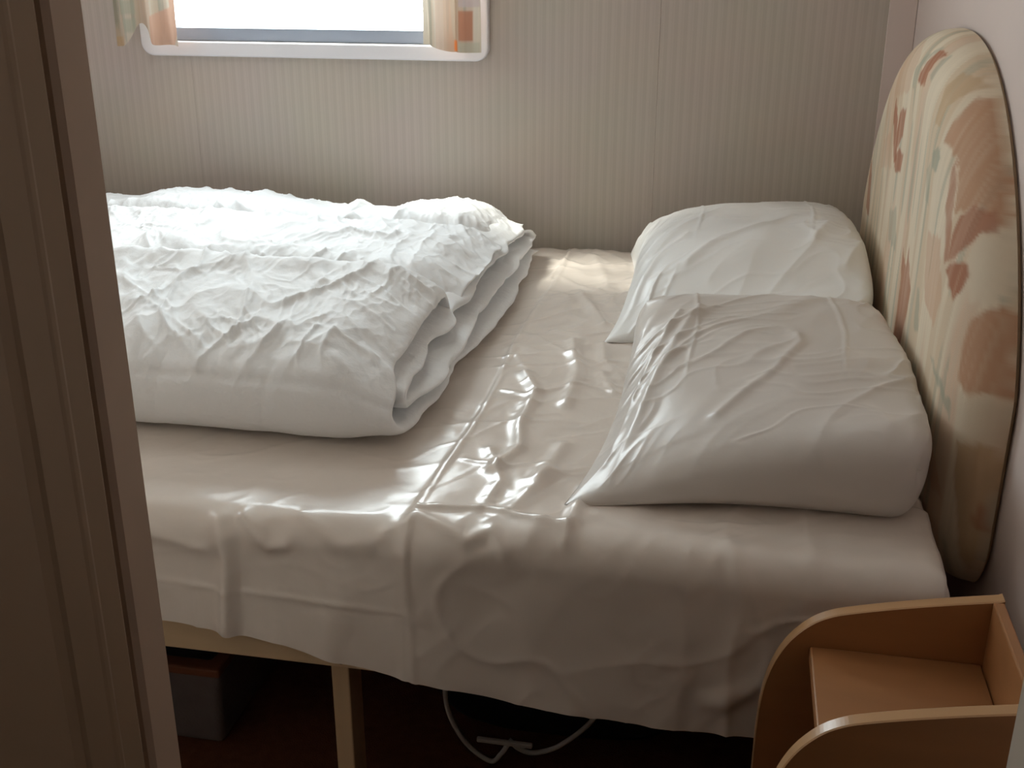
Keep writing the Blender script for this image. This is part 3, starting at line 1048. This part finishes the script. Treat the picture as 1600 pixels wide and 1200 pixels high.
def tapered(bm, x0, x1, y0, y1, z0, z1, k):
    lo = [bm.verts.new(p) for p in ((x0 + k, y0 + k, z0), (x1 - k, y0 + k, z0), (x1 - k, y1 - k, z0), (x0 + k, y1 - k, z0))]
    hi = [bm.verts.new(p) for p in ((x0, y0, z1), (x1, y0, z1), (x1, y1, z1), (x0, y1, z1))]
    bm.faces.new(lo[::-1])
    bm.faces.new(hi)
    for i in range(4):
        bm.faces.new((lo[i], lo[(i + 1) % 4], hi[(i + 1) % 4], hi[i]))


tapered(bm, W0, W1, D0, D1, .002, HT, .008)
bmesh.ops.bevel(bm, geom=[e for e in bm.edges], offset=.012, segments=3, affect='EDGES', profile=.5)
b1 = from_bm('box_body', bm, M_bin, smooth_shade=True)
bm = bmesh.new()
orr = [(x, y) for x, y in ((W0 - .003, D0 - .003), (W1 + .003, D0 - .003), (W1 + .003, D1 + .003), (W0 - .003, D1 + .003))]
add_prism(bm, orr, 2, HT - .012, HT + .004)
bmesh.ops.bevel(bm, geom=[e for e in bm.edges], offset=.004, segments=2, affect='EDGES', profile=.5)
b2 = from_bm('box_rim', bm, M_binrim)
bm = bmesh.new()
add_box(bm, W0 + .01, W1 - .01, D0 + .01, D1 - .01, HT + .0045, HT + .045, bev=.015, seg=3)
b3 = from_bm('box_lid', bm, M_bag)
adopt(bx, b1, b2, b3)

bg_ = thing('holdall_bag', 'black holdall bag with pale strap loops under the bed', 'bag', (-.22, 1.60, 0))
nu, nv = 60, 40
uu = np.linspace(0, 2 * pi, nu, endpoint=False)
vv = np.linspace(-pi / 2, pi / 2, nv)
Ug, Vg = np.meshgrid(uu, vv, indexing='ij')
sp = lambda t, e: np.sign(t) * np.abs(t) ** e
bxx = -.22 + .215 * sp(np.cos(Vg), .45) * sp(np.cos(Ug), .55)
byy = 1.60 + .145 * sp(np.cos(Vg), .45) * sp(np.sin(Ug), .55)
bzz = .112 + .110 * sp(np.sin(Vg), .6)
nn = 1 + .05 * (fbm(bxx / .09, bzz / .07 + byy / .1, 3, 3) - .5)
body = np_mesh('bag_body', np.stack([-.22 + (bxx + .22) * nn, 1.60 + (byy - 1.60) * nn, np.maximum(bzz, .002)], -1),
               grid_faces(nu, nv, close_u=True), M_bag)
bm = bmesh.new()
pts = spline([(-.372, 1.463, .20), (-.386, 1.440, .150), (-.382, 1.425, .090), (-.352, 1.412, .040), (-.310, 1.405, .014), (-.292, 1.405, .030), (-.280, 1.405, .052)], 10)
add_tube(bm, pts, .0040, 8)
s1 = from_bm('strap', bm, M_strap, smooth_shade=True)
bm = bmesh.new()
pts = spline([(-.280, 1.409, .056), (-.262, 1.405, .044), (-.237, 1.405, .041), (-.196, 1.41, .060), (-.148, 1.425, .108), (-.13, 1.45, .17), (-.14, 1.463, .20)], 10)
add_tube(bm, pts, .0040, 8)
s2 = from_bm('strap', bm, M_strap, smooth_shade=True)
bm = bmesh.new()
add_box(bm, -.330, -.242, 1.400, 1.407, .050, .058, bev=.002)
s3 = from_bm('buckle', bm, M_strap)
adopt(bg_, body, s1, s2, s3)


# ------------------------------------------------------------------ curtains
def curtain(x0, x1, zb, yb, seed, strokes, label, nfold, amp, zfun):
    nu, nv = 150, 200
    u = np.linspace(0, 1, nu)
    v = np.linspace(0, 1, nv)
    Ug, Vg = np.meshgrid(u, v, indexing='ij')
    xx = x0 + (x1 - x0) * Ug
    zlow = zfun(Ug)
    zz = zlow + (1.755 - zlow) * Vg
    ph = Ug * nfold * 2 * pi + .8 * np.sin(Vg * 3) + 1.5 * (vn(Ug * 4, Vg * 2, seed) - .5)
    yy = yb + amp * np.sin(ph) * (.6 + .4 * Vg) + .006 * (vn(Ug * 9, Vg * 5, seed + 2) - .5)
    xx = xx + .004 * np.cos(ph)
    # printed cloth is wider than the gathered curtain
    ly = xx * 1.6
    col = base_print(ly, zz, seed) * np.array([.78, .79, .84])
    for c, pts, a in strokes:
        col = paint(col, in_poly(xx, zz, pts, .002), c, a)
    t = thing('curtain', label, 'curtain', ((x0 + x1) / 2, yb, zb), 'curtains at the bedroom window')
    c1 = np_mesh('curtain_cloth', np.stack([xx, yy, zz], -1), grid_faces(nu, nv), M_curtain, colors=col)
    bm = bmesh.new()
    add_box(bm, x0, x1, yb - .020, yb + .020, 1.745, 1.768, bev=.004)
    c2 = from_bm('heading_tape', bm, M_curtain)
    at = c2.data.color_attributes.new('print', 'FLOAT_COLOR', 'POINT')
    for d in at.data:
        d.color = (*CREAM, 1)
    adopt(t, c1, c2)
    return t


PRINT_PEACH = (.55, .32, .23)
curtain(-1.425, -1.262, .99, 2.500, 23,
        [(SAGE, [(-1.40, 1.06), (-1.365, 1.06), (-1.365, 1.09), (-1.40, 1.09)], .6), (SAGE, [(-1.392, 1.02), (-1.365, 1.02), (-1.365, 1.05), (-1.392, 1.05)], .6),
         (PRINT_PEACH, [(-1.34, .98), (-1.29, .98), (-1.262, 1.02), (-1.262, 1.18), (-1.285, 1.18), (-1.285, 1.075), (-1.33, 1.055)], .75),
         (TAN, [(-1.425, .98), (-1.40, .98), (-1.40, 1.01), (-1.425, 1.01)], .8)],
        'gathered curtain with a peach patch, reaching past the window frame onto the wall', 2.6, .016,
        lambda U: .988 + .052 * np.exp(-((U - .40) / .13) ** 2) + .012 * smooth(.5, .8, U) * (1.2 - U))
curtain(-.690, -.560, .985, 2.500, 29,
        [(RUST, [(-.606, 1.012), (-.574, 1.012), (-.574, 1.074), (-.606, 1.074)], .85), (SAGE, [(-.606, .98), (-.560, .98), (-.560, 1.010), (-.606, 1.010)], .5),
         ((.45, .36, .36), [(-.606, 1.083), (-.560, 1.083), (-.560, 1.14), (-.606, 1.14)], .7),
         (PRINT_PEACH, [(-.657, .99), (-.618, .99), (-.628, 1.12), (-.657, 1.12)], .35),
         ((.75, .22, .05), [(-.618, .99), (-.610, .99), (-.610, 1.012), (-.618, 1.012)], .9)],
        'gathered cream curtain with a rust square print, on the pillow side of the window', 2.2, .014,
        lambda U: .988 + .016 * smooth(.55, 0, U) + .0 * U)
rail = box_obj('curtain_rail', (-1.47, -.50, 2.492, 2.508, 1.769, 1.790), M_rail)
br = box_obj('bracket', (-1.46, -1.445, 2.509, YW - .001, 1.772, 1.787), M_rail)
br2 = box_obj('bracket', (-.525, -.51, 2.509, YW - .001, 1.772, 1.787), M_rail)
rt = thing('curtain_rail', 'slim white rail carrying the curtains over the window', 'curtain rail', (-.98, 2.5, 1.769))
rail.name = 'rail_bar'
rt.name = 'curtain_rail'
adopt(rt, rail, br, br2)
